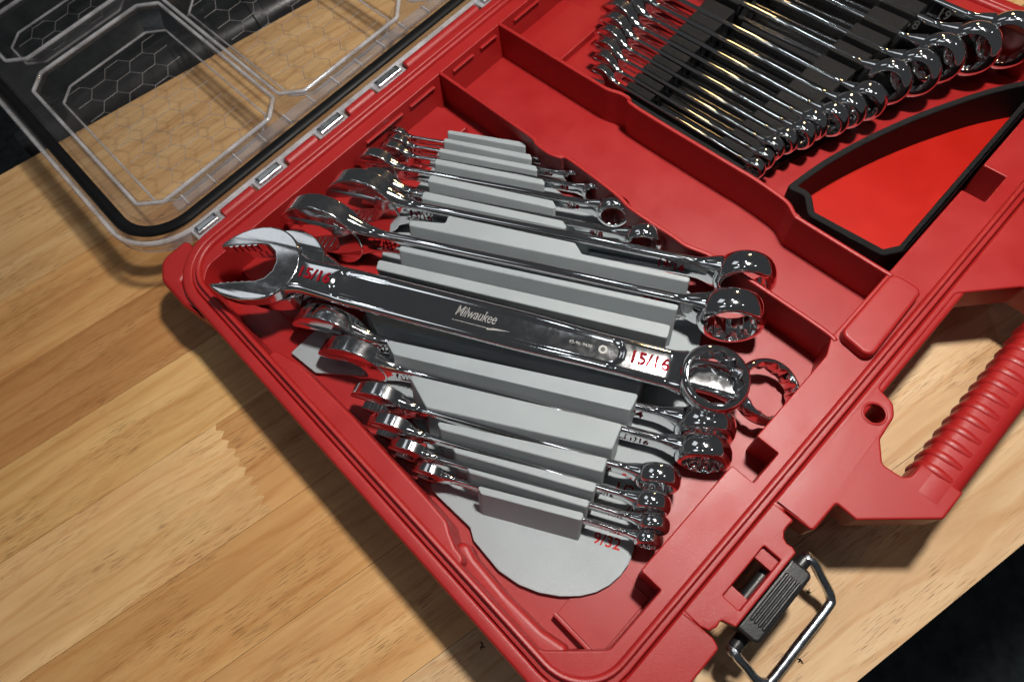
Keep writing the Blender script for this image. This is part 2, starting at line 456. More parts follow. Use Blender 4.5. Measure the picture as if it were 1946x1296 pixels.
for si in range(10):
    rnd = random.Random(si * 13 + 5)
    ends = [-90] + joints[si] + [110]
    zz = []
    for r_ in ends: zz.append(zig(qs[si], qs[si + 1], r_, rnd))
    for a in range(len(ends) - 1):
        lo = [(p[0] + .001, p[1]) for p in zz[a]]; hi = [(p[0] - .001, p[1]) for p in zz[a + 1]]
        lo[0] = (lo[0][0], qs[si] + .012); hi[0] = (hi[0][0], qs[si] + .012)
        poly = lo[::-1] + hi
        c0 = (ends[a] + ends[a + 1]) / 2; c1 = (qs[si] + qs[si + 1]) / 2
        poly = [(p[0] - c0, p[1] - c1) for p in poly]
        v, f = prism(poly, -3.0, 0.0 - 0.003 * rnd.random(), 0)
        st = link('stave', v, f, WOOD, bench, smooth=False)
        st.color = (*TONES[rnd.randrange(len(TONES))], 1) if (si, a) not in FIX else (*FIX[(si, a)], 1)
        pos = td * c0 + tn * c1
        st.location = (pos.x * CM, pos.y * CM, 3 * CM); st.rotation_euler = (0, 0, TA)

# black steel tube running along the far edge of the bench
tb = thing('steel_tube', 'glossy black steel tube with a collar along the far bench edge', 'tube', (0, 0, 0))
def tline(r0, r1, q, z, rad, n=28):
    a = td * r0 + tn * q; b_ = td * r1 + tn * q
    return tube([(a.x, a.y, z), (b_.x, b_.y, z)], rad, n)
link('tube_sleeve', *tline(-14, 3.4, 59.6, -0.9, 2.35), TUBE, tb)
link('tube_core', *tline(3.4, 90, 59.6, -0.9, 1.75), TUBE, tb)
link('collar', *tline(7.0, 7.9, 59.6, -0.9, 2.2), TUBE, tb)
link('tube_end', *tline(-15.2, -14, 59.6, -0.9, 1.9), TUBE, tb)

# ================================================================== RED TOOL CASE
ZR = 5.05; ZF = 2.3
case = thing('tool_case', 'open red plastic tool case with clear hinged lid on the bench', 'tool case', (0, 0, 0))
X1, Y1 = 46.8, 34.0
# floor of the bins
link('case_floor', *prism(rrect(-.5, X1 + .5, -.5, Y1 + .5, 2.8), 0.25, ZF, 0.05, 1), RED, case)
# flange with the bin opening
inner = [(0.36, 31.9), (0.36, 3.1), (1.0, 2.45), (2.55, 0.92), (6.05, 0.9), (6.05, 2.1), (12.75, 2.1), (12.75, 0.86), (14.68, 0.86), (14.68, 2.1),
         (20.4, 2.1), (21.4, 2.5), (26.3, 2.45), (33.35, 2.4), (33.35, 1.1), (35.5, 1.1), (35.5, 2.4), (45.3, 2.4), (45.6, 2.7), (45.6, 31.4), (44.6, 32.72), (1.2, 32.72)]
rad = [.5, .6, .4, .5, .08, .12, .12, .08, .08, .12, .7, .1, .1, .1, .08, .08, .1, .3, .3, 1, 1, 1.0]
inn = fillet(inner, rad, 5)
link('flange', *prism(rrect(-.25, X1 + .25, -.25, Y1 + .25, 2.7), ZF - .05, ZR, 0.07, 3, holes=[inn]), RED, case)
# sealing ridge, groove and outer lip
prof = [(-.36, 4.8), (-.36, 5.10), (-.31, 5.24), (-.22, 5.31), (-.12, 5.31), (-.04, 5.24), (.0, 5.1), (.02, 4.72), (.06, 4.66), (.24, 4.66), (.28, 4.72), (.30, 4.98), (.34, 5.06), (.42, 5.1), (.80, 5.1),
        (.92, 5.05), (.98, 4.95), (1.0, 4.6), (.97, 4.5), (.85, 4.42), (.8, 4.3), (.72, 1.2), (.5, .4), (.35, .25), (.2, .2)]
link('sealing_rim', *sweep_rect(0, X1, 0, Y1, 2.6, prof, 12), RED, case)
# padded strip inside the left wall, with an S-shaped step down
led = [(0.02, 24.75), (0.72, 24.75), (1.22, 22.9), (1.38, 18.2), (1.32, 12), (1.25, 10.3), (0.95, 9.75), (0.72, 9.1), (0.66, 8.4), (0.02, 8.2)]
link('ledge', *prism(fillet(led, [0, .3, 1, 2, 2, .8, .5, .5, .4, 0], 4), ZF, 5.0, 0.16, 4), RED, case)
led2 = [(0.05, 9.6), (1.3, 9.3), (1.0, 8.3), (0.9, 6), (1.0, 3.6), (1.35, 2.1), (.05, 2.2)]
link('ledge', *prism(fillet(led2, [0, .5, .4, 1, 1, .3, 0], 4), ZF, 3.9, 0.3, 4), RED, case)
# bin walls
d1 = [(21.31, 32.8), (21.25, 26.8), (21.21, 23.8), (21.0, 23.1), (20.98, 21.95), (21.2, 21.2), (21.42, 20.8), (21.25, 16.9), (21.0, 15.4), (21.05, 12.6), (21.05, 11.4), (21.4, 9.9), (21.5, 7), (21.5, 3.0), (21.35, 2.2)]
d2 = [(27.12, 32.8), (27.1, 23.9), (27.13, 22.6), (27.34, 21.8), (27.34, 21.0), (27.06, 20.1), (27.06, 13.5), (27.08, 11.5), (27.0, 10.0), (26.85, 8.9), (26.4, 8.1), (26.35, 7.4), (26.35, 2.2)]
for d_ in (d1, d2):
    pts = [(p.x, p.y) for p in smooth_path([(x, y, 0) for x, y in d_], 4)]
    link('divider', *prism(ribbon(pts, 0.26), ZF - .05, 5.12, 0.1, 3), RED, case)
# moulded details: hinge-wall ribs, floor steps, rib by the front corner
for x0, x1 in ((14.2, 17.5), (18.2, 20.5), (22.3, 24.3), (25.0, 26.6), (28.4, 31)):
    link('wall_rib', *rbox(x0, x1, 32.52, 32.8, 4.45, 4.55, 0.03, 0.03, 1), RED, case)
link('floor_step', *prism(fillet([(15.5, 29.6), (20.4, 29.6), (20.4, 32.8), (15.5, 32.8)], .2), ZF - .05, 2.75, .08, 2), RED, case)
link('floor_step', *prism(fillet([(28.2, 28.6), (33.8, 28.6), (33.8, 32.8), (28.2, 32.8)], .2), ZF - .05, 2.85, .08, 2), RED, case)
link('floor_step', *prism(fillet([(2.4, 26.4), (7.2, 26.4), (7.2, 32.8), (2.4, 32.8)], .3), ZF - .05, 2.9, .1, 2), RED, case)
link('floor_rib', *prism([(1.75, 3.8), (1.95, 3.8), (1.95, .9), (1.75, .9)], ZF - .05, 2.9, .04, 2), RED, case)
link('floor_panel', *prism(fillet([(1.95, 3.75), (5.6, 3.75), (5.6, 1.0), (1.95, 1.0)], .05), ZF - .05, 2.4, .02, 1), RED, case)
# raised stop pad on the front wall
pad = fillet([(26.12, 2.3), (26.15, .62), (21.25, .45), (21.5, 2.3)], .45, 5)
link('stop_pad', *prism(pad, ZR - .3, 5.72, .17, 4), RED, case)
link('pad_recess', *rbox(21.6, 26.6, .36, .62, 4.6, 5.07, .05, .03, 1, False), RED, case)
# rounded ear at the hinge corner
ear = fillet([(-.75, 29.6), (-1.2, 30.3), (-1.55, 31.9), (-1.55, 34.6), (-.7, 36.0), (1.3, 36.0), (1.3, 34.3), (-.6, 33.5)], [.3, .6, 1, 1.2, 1, .3, .2, .2], 5)
link('corner_ear', *prism(ear, 1.0, 4.72, .3, 4), RED, case)
# hinge barrel: red knuckles
for x0, x1 in ((4.1, 6.7), (9.5, 12.1), (14.9, 17.3), (20.3, 27.4), (30, 34), (36.5, 39), (41, 43.5)):
    v, f = tube([(x0, 35.42, 4.72), (x0 + .08, 35.42, 4.72), (x1 - .08, 35.42, 4.72), (x1, 35.42, 4.72)], [.34, .43, .43, .34], 18)
    link('hinge_knuckle', v, f, RED, case)
# front plates, latch and handle
ZP = 5.16
lp = fillet([(1.6, -.34), (1.4, -2.36), (5.95, -2.36), (6.1, -1.95), (6.02, -.34)], [.1, .4, .25, .2, .05], 4)
link('front_plate', *prism(lp, 3.6, ZP, .09, 3), RED, case)
latchp = [(6.06, -.34), (6.06, -1.25), (6.2, -1.62), (6.55, -1.78), (6.9, -1.72), (7.0, -2.0), (7.12, -2.36), (11.45, -2.36), (11.55, -2.1), (11.5, -1.86), (11.6, -1.62), (11.85, -1.45), (12.2, -1.42), (12.55, -1.5), (12.6, -.34)]
winp = [(7.75, -1.18), (10.72, -1.18), (10.72, -2.06), (7.75, -2.06)]
link('latch_plate', *prism(fillet(latchp, .12, 3), 4.3, 5.14, .08, 3, holes=[fillet(winp, .06, 2)]), RED, case)
link('latch_plate_step', *rbox(7.72, 8.42, -2.08, -1.15, 4.3, 4.86, .04, .04, 2, False), RED, case)
link('latch_plate_step', *rbox(10.08, 10.75, -2.08, -1.15, 4.3, 4.86, .04, .04, 2, False), RED, case)
link('latch_pivot', *tube([(7.9, -2.02, 4.0), (10.6, -2.02, 4.0)], .26, 14), BLACK, case)
hp = [(12.65, -.34), (12.7, -2.36), (14.46, -2.38), (14.42, -3.42), (17.0, -6.05), (18.6, -6.05), (18.6, -4.06), (17.46, -4.05), (17.41, -2.84), (18.35, -2.13), (19.73, -2.0), (20.3, -1.6), (20.49, -.70),
      (27.4, -.66), (29.8, -2.84), (29.8, -4.05), (28.6, -4.06), (28.6, -6.05), (30.2, -6.05), (33.0, -3.42), (33.0, -2.38), (34.8, -2.36), (34.85, -.34)]
hr = [.05, .22, .12, .1, .3, .0, .0, .5, .25, .3, .75, .55, .25, .4, .3, .4, 0, 0, .3, .1, .12, .22, .05]
hole = [(19.25 + .5 * math.cos(a * math.pi / 12), -1.25 + .5 * math.sin(a * math.pi / 12)) for a in range(24)]
handle = link('handle', *prism(fillet(hp, hr, 5), 3.3, ZP, .12, 3, holes=[hole], both=True), RED, case)
link('hole_rim', *tube([(19.25 + .54 * math.cos(a * math.pi / 12), -1.25 + .54 * math.sin(a * math.pi / 12), ZP - .02) for a in range(24)], .07, 8, closed=True), RED, handle)
# grip bar: rounded section with moulded finger ribs
def grip_section(x):
    k = min(1, max(0, min((x - 17.3) / 1.2, (29.9 - x) / 1.2)))
    return k
gv, gf = [], []; ng = 28; xs = [17.35 + i * (29.85 - 17.35) / 60 for i in range(61)]
for x in xs:
    for k in range(ng):
        a = 2 * math.pi * k / ng
        c_, s_ = math.cos(a), math.sin(a)
        yy = -5.06 + 1.06 * math.copysign(abs(c_) ** .62, c_)
        zz = 4.08 + 1.10 * math.copysign(abs(s_) ** .55, s_)
        gv.append((x, yy, zz - .0))
for i in range(60):
    for k in range(ng):
        k2 = (k + 1) % ng
        gf.append((i * ng + k, i * ng + k2, (i + 1) * ng + k2, (i + 1) * ng + k))
gf = [tuple(reversed(q)) for q in gf]
gf.append(tuple(range(ng))); gf.append(tuple(reversed([60 * ng + k for k in range(ng)])))
link('grip', gv, gf, RED, handle)
rib_path = []
for k in range(15):
    a = math.radians(-50 + k * (112 + 50) / 14)
    c_, s_ = math.cos(a), math.sin(a)
    rib_path.append((0, -5.06 + .96 * math.copysign(abs(c_) ** .62, c_), 4.08 + 0.99 * math.copysign(abs(s_) ** .55, s_)))
rv, rf = tube(rib_path, [.06, .12, .18] + [.20] * 9 + [.19, .15, .06], 12)
rv = [(x * 1.35, y, z) for x, y, z in rv]
r0 = link('grip_rib', rv, rf, RED, handle); r0.location.x = 18.7 * CM
for k in range(1, 13):
    r_ = r0.copy(); sc.collection.objects.link(r_); r_.parent = handle; r_.location.x = (18.7 + .8 * k) * CM
# latch with wire bail
latch = link('latch', *prism(fillet([(7.25, -2.45), (7.3, -3.62), (11.45, -3.62), (11.4, -2.45)], [.15, .3, .3, .15], 4), 2.4, 4.15, .16, 4, both=True), BLACK, case)
for k in range(4):
    y = -2.74 - .21 * k
    link('latch_rib', *tube([(7.95, y, 4.15), (8.02, y, 4.17), (10.62, y, 4.17), (10.7, y, 4.15)], [.04, .082, .082, .04], 10), BLACK, latch)
for x in (6.95, 11.75):
    link('pivot_boss', *tube([(x - .3, -3.1, 3.0), (x + .3, -3.1, 3.0)], .33, 14), BLACK, latch)
bail = smooth_path([(6.6, -3.15, 3.0), (6.45, -3.4, 2.95), (6.42, -4.1, 2.4), (6.38, -4.75, 1.9), (6.62, -5.2, 1.65), (7.0, -5.32, 1.6), (9.2, -5.32, 1.6), (11.3, -5.32, 1.6), (11.72, -5.2, 1.65), (11.95, -4.75, 1.9), (12.05, -4.2, 2.35), (12.2, -3.45, 2.95), (12.05, -3.12, 3.0)], 5)
link('bail', *tube(bail, .235, 14), STEEL, latch)
for x, y, z in ((6.55, -3.12, 3.0), (12.15, -3.12, 3.0)):
    v, f = tube([(x, y, z - .22), (x, y, z - .12), (x, y, z), (x, y, z + .12), (x, y, z + .22)], [.1, .27, .33, .27, .1], 14)
    link('bail_eye', v, f, STEEL, latch)
link('latch', *rbox(21.6, 26.0, -1.15, -.72, 2.2, 3.6, .12, .1, 3), BLACK, case)

# ------------------------------------------------------------------ clear lid folded back
ZL = 4.66
lx0, lx1, ly0, ly1 = -1.75, 48.4, 36.05, 70.5
lid_out = rrect(lx0, lx1, ly0, ly1, 4.4, 10)
def cham(x0, x1, y0, y1, c): return [(x0 + c, y0), (x1 - c, y0), (x1, y0 + c), (x1, y1 - c), (x0 + c * .8, y1), (x0, y1 - c * .8)] if False else [(x0 + c, y0), (x1 - c, y0), (x1, y0 + c), (x1, y1 - c), (x1 - c, y1), (x0 + c, y1), (x0, y1 - c), (x0, y0 + c)]
pk = [(0.75, 12.2, 40.0, 58.9, 1.35), (13.1, 24.4, 40.0, 58.9, 1.35), (25.3, 36.6, 40.0, 58.9, 1.35), (37.4, 46.4, 40, 58.9, 1.35), (0.75, 12.2, 61.9, 69, 1.35), (13.1, 24.4, 61.9, 69, 1.35)]
holes = [cham(*p) for p in pk]
lid = link('lid', *prism(lid_out, ZL - .22, ZL, .05, 2, holes=holes, both=True), CLEARTEX, case)
lid['label'] = 'clear plastic lid folded back flat'
# upstanding outer wall of the lid
link('lid_edge', *sweep_rect(lx0, lx1, ly0, ly1, 4.4, [(0.0, ZL - .6), (0.14, ZL - .6), (0.2, ZL - .5), (0.2, ZL + .28), (0.12, ZL + .38), (-.08, ZL + .38), (-.15, ZL + .28), (-.15, ZL - .3)], 12), CLEAREDGE, lid)
link('lid_edge', *sweep_rect(lx0 + 1.35, lx1 - 1.35, ly0 + 1.95, ly1 - 1.3, 3.1, [(0, ZL), (0, ZL + .22), (-.05, ZL + .27), (-.12, ZL + .22), (-.12, ZL)], 12), CLEAR, lid)
# gasket
gp = rrect(lx0 + .72, lx1 - .7, ly0 + 1.3, ly1 - .7, 3.6, 12)
link('gasket', *tube([(x, y, ZL + .08) for x, y in gp], .42, 12, closed=True, flat=.55), RUBBER, lid)
# pockets
for pi, p in enumerate(pk):
    x0, x1, y0, y1, c = p
    a = cham(x0, x1, y0, y1, c); b_ = cham(x0 + .75, x1 - .75, y0 + .75, y1 - .75, c * .95); b2 = cham(x0 + 1.05, x1 - 1.05, y0 + 1.05, y1 - 1.05, c * .9)
    e_ = cham(x0 - .22, x1 + .22, y0 - .22, y1 + .22, c * 1.02)
    dz = 1.5
    lv = [(e_, ZL + .02), (e_, ZL + .10), (a, ZL + .12), (a, ZL - .1), (b_, ZL - dz + .25), (b2, ZL - dz)]
    v = []; f = []
    for lp_, z in lv: v += [(x, y, z) for x, y in lp_]
    for k in range(len(lv) - 1):
        for i in range(8):
            j = (i + 1) % 8; f.append((k * 8 + i, k * 8 + j, (k + 1) * 8 + j, (k + 1) * 8 + i))
    f.append(tuple((len(lv) - 1) * 8 + i for i in range(8)))
    link('pocket', v, f, CLEAR, lid, sharp=25, weighted=False)
    link('pocket_rim', *tube([(x, y, ZL + .08) for x, y in fillet(e_, .4, 4)], .15, 10, closed=True), CLEAREDGE, lid)
    link('pocket_rim', *tube([(x, y, ZL - dz + .1) for x, y in fillet(b_, .3, 4)], .09, 8, closed=True), CLEAREDGE, lid)
    if pi in (0, 1, 4):
        # moulded honeycomb lines on the pocket floor
        R = 1.22; hv, hf = [], []
        seen = set()
        def inside(x, y): return x0 + 1.25 < x < x1 - 1.25 and y0 + 1.25 < y < y1 - 1.25
        for iy in range(-2, 14):
            for ix in range(-2, 12):
                cx = x0 + 1.9 + ix * R * 1.5; cy = y0 + 1.6 + iy * R * math.sqrt(3) + (ix % 2) * R * math.sqrt(3) / 2
                for k in range(6):
                    p0 = (cx + R * math.cos(math.pi / 3 * k), cy + R * math.sin(math.pi / 3 * k)); p1 = (cx + R * math.cos(math.pi / 3 * (k + 1)), cy + R * math.sin(math.pi / 3 * (k + 1)))
                    key = (round((p0[0] + p1[0]) / 2, 1), round((p0[1] + p1[1]) / 2, 1))
                    if key in seen or not inside(*p0) or not inside(*p1): continue
                    seen.add(key)
                    v, f = tube([(p0[0], p0[1], ZL - dz + .03), (p1[0], p1[1], ZL - dz + .03)], .028, 4)
                    hv, hf = merge((hv, hf), (v, f))
        if hv:
            ho = link('honeycomb', hv, hf, HEXLINE, lid, smooth=False); ho['kind'] = 'stuff'
# raised ruled strip along the hinge side
link('lid_rail', *rbox(2.2, 45, 38.15, 39.05, ZL - .02, ZL + .26, .1, .08, 2, False), CLEARRAIL, lid)
for k in range(18):
    x = 3.0 + 2.2 * k
    link('lid_rib', *rbox(x, x + .10, 38.1, 39.1, ZL + .05, ZL + .30, .02, .02, 1, False), CLEAREDGE, lid)
# clear hinge knuckles with steel pins
for x0, x1 in ((2.0, 3.95), (7.0, 9.2), (12.35, 14.6), (17.6, 20.0), (27.8, 29.7), (34.3, 36.2), (39.3, 40.8)):
    link('hinge_block', *rbox(x0 - .15, x1 + .15, 34.95, 36.1, 4.1, 4.95, .1, .12, 3), CLEAREDGE, lid)
    link('hinge_pin', *rbox(x0 + .12, x1 - .12, 35.12, 35.85, 4.6, 5.2, .08, .2, 3), PIN, lid)
    link('hinge_leaf', *rbox(x0 - .1, x1 + 2.9, 35.92, 36.2, 4.5, 4.84, .05, .06, 2), CLEAREDGE, lid)

# ================================================================== GREY WRENCH RACK
WL = math.radians(9); LA = math.radians(24); TL = math.tan(LA)
D = Vector((math.cos(math.radians(-63)), math.sin(math.radians(-63)), 0)); Eo = Vector((-D.y, D.x, 0))
def st(s, t): return (D.x * s + Eo.x * t, D.y * s + Eo.y * t)
rack = thing('wrench_rack', 'grey printed rack with slanted slots holding the inch wrenches', 'tool rack', (0, 0, ZF))
rack.location = (0, 0, 0)
plate = [(1.15, 25.45), (3.2, 25.5), (5.4, 23.6), (8.6, 25.4), (10.2, 27.1), (13.4, 28.4), (18.3, 29.4), (20.4, 24.5), (20.5, 16), (20.0, 9.4), (18.6, 8.0), (12.4, 4.4), (9, 3.95), (7.25, 3.3), (6.75, 2.95), (6.1, 2.72), (5.4, 2.66), (4.7, 2.75), (4.0, 3.0), (3.3, 3.45), (2.6, 4.15), (2.0, 5.0), (1.55, 6.0), (1.3, 7.2), (1.42, 9.2), (1.75, 9.8), (1.62, 12.8), (3.4, 15.2), (3.7, 20.3), (1.4, 23.2)]
link('base_plate', *prism(fillet(plate, [.1, .1, .4, .3, .3, .3, .4, 1, 1, .6, 1, .8, .6, .4, .6, .6, .6, .6, .6, .6, .6, .6, .6, .6, .2, .2, .3, .5, .5, .3], 5), ZF + .02, ZF + .34, .03, 1), GREY, rack)
RID = [(4.1, [(-17.67, 29.98), (-17.68, 29.70), (-11.93, 29.58), (-12.28, 29.99)]),
       (4.2, [(-17.63, 29.20), (-17.63, 28.89), (-11.22, 28.59), (-11.54, 29.04)]),
       (4.3, [(-17.60, 28.26), (-17.59, 27.95), (-10.57, 27.75), (-10.90, 28.15)]),
       (4.5, [(-17.42, 27.24), (-17.44, 26.80), (-9.75, 26.68), (-10.07, 27.07)]),
       (4.7, [(-17.22, 25.78), (-17.25, 25.26), (-8.49, 24.96), (-8.96, 25.53)]),
       (4.9, [(-17.06, 24.35), (-17.06, 23.78), (-7.38, 23.61), (-7.94, 24.13)]),
       (5.1, [(-17.01, 21.99), (-17.00, 21.60), (-0.03, 21.64), (0.02, 21.96), (-6.18, 22.06), (-6.76, 22.69), (-14.80, 22.84), (-14.79, 22.26)]),
       (5.1, [(-16.95, 20.15), (-16.93, 19.77), (-0.27, 19.79), (-0.24, 20.16)]),
       (5.1, [(-17.91, 18.90), (-17.81, 18.25), (-0.41, 18.06), (-0.41, 18.85)]),
       (4.7, [(-17.75, 15.72), (-16.52, 14.87), (-1.16, 15.30), (-1.00, 16.12)]),
       (4.7, [(-15.69, 14.26), (-14.82, 13.50), (-1.35, 13.80), (-1.15, 14.78)]),
       (4.8, [(-13.53, 12.60), (-11.82, 11.06), (-1.74, 11.55), (-1.57, 12.97)]),
       (4.8, [(-11.06, 10.51), (-10.64, 10.12), (-1.90, 10.30), (-1.84, 11.05)]),
       (4.6, [(-9.81, 9.47), (-9.50, 9.20), (-2.09, 9.27), (-2.06, 9.75)]),
       (4.5, [(-8.77, 8.67), (-8.44, 8.44), (-2.19, 8.46), (-2.19, 8.85)]),
       (4.4, [(-7.94, 7.97), (-7.55, 7.61), (-2.33, 7.80), (-2.29, 8.21)])]
for i, (zt, pl) in enumerate(RID):
    P_ = [st(*q) for q in pl]
    h = zt - (ZF + .3)
    lean = TL if i not in (8,) else 0.15
    sh = (-Eo.x * h * lean, -Eo.y * h * lean)
    link('ridge', *prism(fillet(P_, .14, 4), ZF + .3, zt, .06, 3, shift=sh), GREY, rack)
ang = math.atan2(D.y, D.x)
for key, s, t, sz in (('1/2', -0.75, 10.15, .85), ('9/32', -0.95, 7.4, .8), ('7/16', .1, 9.35, .6)):
    x, y = st(s, t)
    text(key, 'size_marking', REDPRINT, rack, (x, y, ZF + .345), sz, (0, 0, ang))

# ================================================================== WRENCHES
def smst(a, b_, x):
    t = min(1, max(0, (x - a) / (b_ - a))); return t * t * (3 - 2 * t)
def wrench(name, label, L, Dm, Mtx, group, mark=None, markmat=None, nx=64, wh=None, ro=None, ws=None, ts=None, ringtilt=0.13, th=None, tr=None, brand=False, jaw=17, headmark=True, fine=False):
    """combination wrench; local x from jaw centre (0) to ring centre (L), y = width, z = face normal (cm)"""
    wh = wh or 2.28 * Dm; ro = ro or .5 * (1.58 * Dm + .16); ws = ws or (.74 * Dm + .1); ts = ts or (.2 * Dm + .14)
    th = th or (.64 * Dm + .16); tr = tr or (.60 * Dm + .22)
    R = wh / 2; g = Dm / 2
    T = thing(name, label, 'wrench', (0, 0, 0), group)
    T.matrix_world = Mtx
    # --- open jaw: outline in the jaw frame (a forward, b sideways)
    back = [(R * math.cos(q), R * math.sin(q)) for q in [math.radians(x) for x in range(96, 265, 8)]]
    lo_out = [(.1 * R, -1.0 * R), (.35 * R, -.97 * R), (.6 * R, -.89 * R), (.85 * R, -.77 * R), (1.05 * R, -.63 * R), (1.12 * R, -.55 * R)]
    up_out = [(1.27 * R, .53 * R), (1.18 * R, .64 * R), (.95 * R, .80 * R), (.7 * R, .91 * R), (.4 * R, .985 * R), (.1 * R, 1.0 * R)]
    slot = [(1.12 * R, -g), (.6 * R, -g), (.05 * R, -g), (-.16 * R, -.86 * g), (-.34 * R, -.5 * g), (-.40 * R, 0), (-.34 * R, .5 * g), (-.16 * R, .86 * g), (.05 * R, g), (.6 * R, g), (1.27 * R, g)]
    outl = back + lo_out + slot + up_out
    ja = math.radians(180 + jaw); cj, sj = math.cos(ja), math.sin(ja)
    rj = lambda P: [(x * cj - y * sj, x * sj + y * cj) for x, y in P]
    v, f = prism(rj(outl), -th / 2, th / 2, .035 * R + .03, 4, both=True)
    vv = []
    for x, y, z in v:      # forged head: thicker in the middle, thinner at the rim and the prong tips
        q = math.hypot(x, y) / (1.35 * R); vv.append((x, y, z * (1.0 - .42 * q * q)))
    jo = link('open_jaw', vv, f, JAW, T, sharp=50)
    if Dm > .75:
        tv, tf = [], []
        for sg, xe in ((1, 1.1), (-1, .98)):
            for k in range(5):
                xa = (.18 + (xe - .18) * k / 5) * R
                q = math.hypot(xa, g) / (1.35 * R); hz = th / 2 * (1 - .42 * q * q) * .70
                pl = [(xa, sg * (g + .02)), (xa + .10 * R, sg * (g + .02)), (xa + .085 * R, sg * (g - .018 * Dm)), (xa + .02 * R, sg * (g - .018 * Dm))]
                tv, tf = merge((tv, tf), prism(rj(pl), -hz, hz, 0))
        jt = link('jaw_teeth', tv, tf, JAW, jo, smooth=False); jt['kind'] = 'stuff'
    # --- shank
    x_a, x_b = .46 * R, L - ro * .80
    xs_ = [x_a + (x_b - x_a) * (0.5 - 0.5 * math.cos(math.pi * i / (nx - 1)) if False else i / (nx - 1)) for i in range(nx)]
    ny = 15 if not fine else 25
    p0, p1 = (R * 1.25, L - ro * 2.35) if not fine else (R * 1.98, L - 4.7)
    def dims(x):
        kh = 1 - (smst(.25 * R, 1.75 * R, x) if not fine else smst(.1 * R, 1.35 * R, x)); kr = smst(L - ro * (1.6 if not fine else 1.3), L - ro * .7, x)
        hw = ws / 2 * (1 + .10 * smst(R, 2.5 * R, x) * (1 - smst(L - 6 * ro, L - 3 * ro, x)) - .05) + (R * .84 - ws / 2) * kh ** 1.3 + (ro * .70 - ws / 2) * kr
        return hw, ts / 2 + (th * .47 - ts / 2) * kh + (tr * .40 - ts / 2) * kr
    sv, sf = [], []
    ring_n = None
    for x in xs_:
        hw, ht = dims(x)
        ring = []
        er = min(ht * .95, hw * .5)
        # right edge round, top face, left edge round, bottom face
        nedge = 8
        def face(yv, sg):
            px = min(max(x, p0 + hw * .6), p1 - hw * .6); pr = hw * (.62 if not fine else .72)
            dd = math.hypot(x - px, yv) - pr * 1.0
            dep = min(.13, ts * .17) * (1 - smst(-.10 * Dm, .02 * Dm, dd))
            crown = .10 * ht * (yv / hw) ** 2
            return sg * (ht - dep - crown)
        for k in range(ny):
            yv = -(hw - er) + 2 * (hw - er) * k / (ny - 1); ring.append((x, yv, face(yv, 1)))
        for k in range(1, nedge):
            a = math.pi / 2 - math.pi * k / nedge
            zt = abs(face(hw - er, 1))
            ring.append((x, hw - er + er * math.cos(a), zt * math.sin(a)))
        for k in range(ny):
            yv = (hw - er) - 2 * (hw - er) * k / (ny - 1); ring.append((x, yv, face(yv, -1)))
        for k in range(1, nedge):
            a = -math.pi / 2 - math.pi * k / nedge
            zt = abs(face(hw - er, 1))
            ring.append((x, -(hw - er) + er * math.cos(a), zt * math.sin(a)))
        ring_n = len(ring); sv += ring
    for i in range(nx - 1):
        for k in range(ring_n):
            k2 = (k + 1) % ring_n
            sf.append((i * ring_n + k, (i + 1) * ring_n + k, (i + 1) * ring_n + k2, i * ring_n + k2))
    sf.append(tuple(range(ring_n))); sf.append(tuple(reversed([(nx - 1) * ring_n + k for k in range(ring_n)])))
    link('shank', sv, sf, CHROME, T, sharp=60, weighted=False)
    # --- twelve-point ring
    nt_ = 96; h = tr / 2
    def hexr(a): return g * 1.02 / math.cos(((a + math.pi / 6) % (math.pi / 3)) - math.pi / 6)
    prof_ = []
    for k in range(11):
        a = math.radians(-78 + 156 * k / 10)
        prof_.append(('o', math.cos(a), math.sin(a)))
    rv, rf = [], []
    wall = ro - g * 1.10
    for k in range(nt_):
        a = 2 * math.pi * k / nt_
        ri = max(hexr(a), hexr(a + math.pi / 6))
        ri0 = g * 1.2
        sec = [(ri, -h * .78), (ri, h * .78), (max(ri, g * 1.15), h * .90), (g * 1.19, h * .985)]
        for _, c_, s_ in reversed(prof_):
            sec.append((g * 1.19 + (ro - g * 1.19) * abs(c_) ** .72, h * math.copysign(abs(s_) ** .9, s_)))
        sec += [(g * 1.19, -h * .985), (max(ri, g * 1.15), -h * .90)]
        ns_ = len(sec)
        for r_, z_ in sec: rv.append((r_ * math.cos(a), r_ * math.sin(a), z_))
    for k in range(nt_):
        k2 = (k + 1) % nt_
        for q in range(ns_):
            q2 = (q + 1) % ns_
            rf.append((k * ns_ + q, k2 * ns_ + q, k2 * ns_ + q2, k * ns_ + q2))
    rf = [tuple(reversed(q)) for q in rf]
    ro_ = link('box_ring', rv, rf, CHROME, T, sharp=50, weighted=False)
    ro_.location = (L * CM, 0, 0); ro_.rotation_euler = (0, ringtilt, 0)
    if mark:
        mm_ = markmat or REDPAINT
        tz = ts / 2
        sz = ws * (.58 if len(mark) < 4 else .44) * (.95 if fine else 1)
        if headmark:
            text(mark, 'size_marking', mm_, T, (R * (1.46 if fine else 1.6), .05, dims(R * (1.2 if fine else 1.4))[1] + .03), sz)
        text(mark, 'size_marking', mm_, T, (L - ro * (1.8 if fine else 2.35), 0, dims(L - ro * (1.5 if fine else 2.0))[1] + .03), sz)
    return T

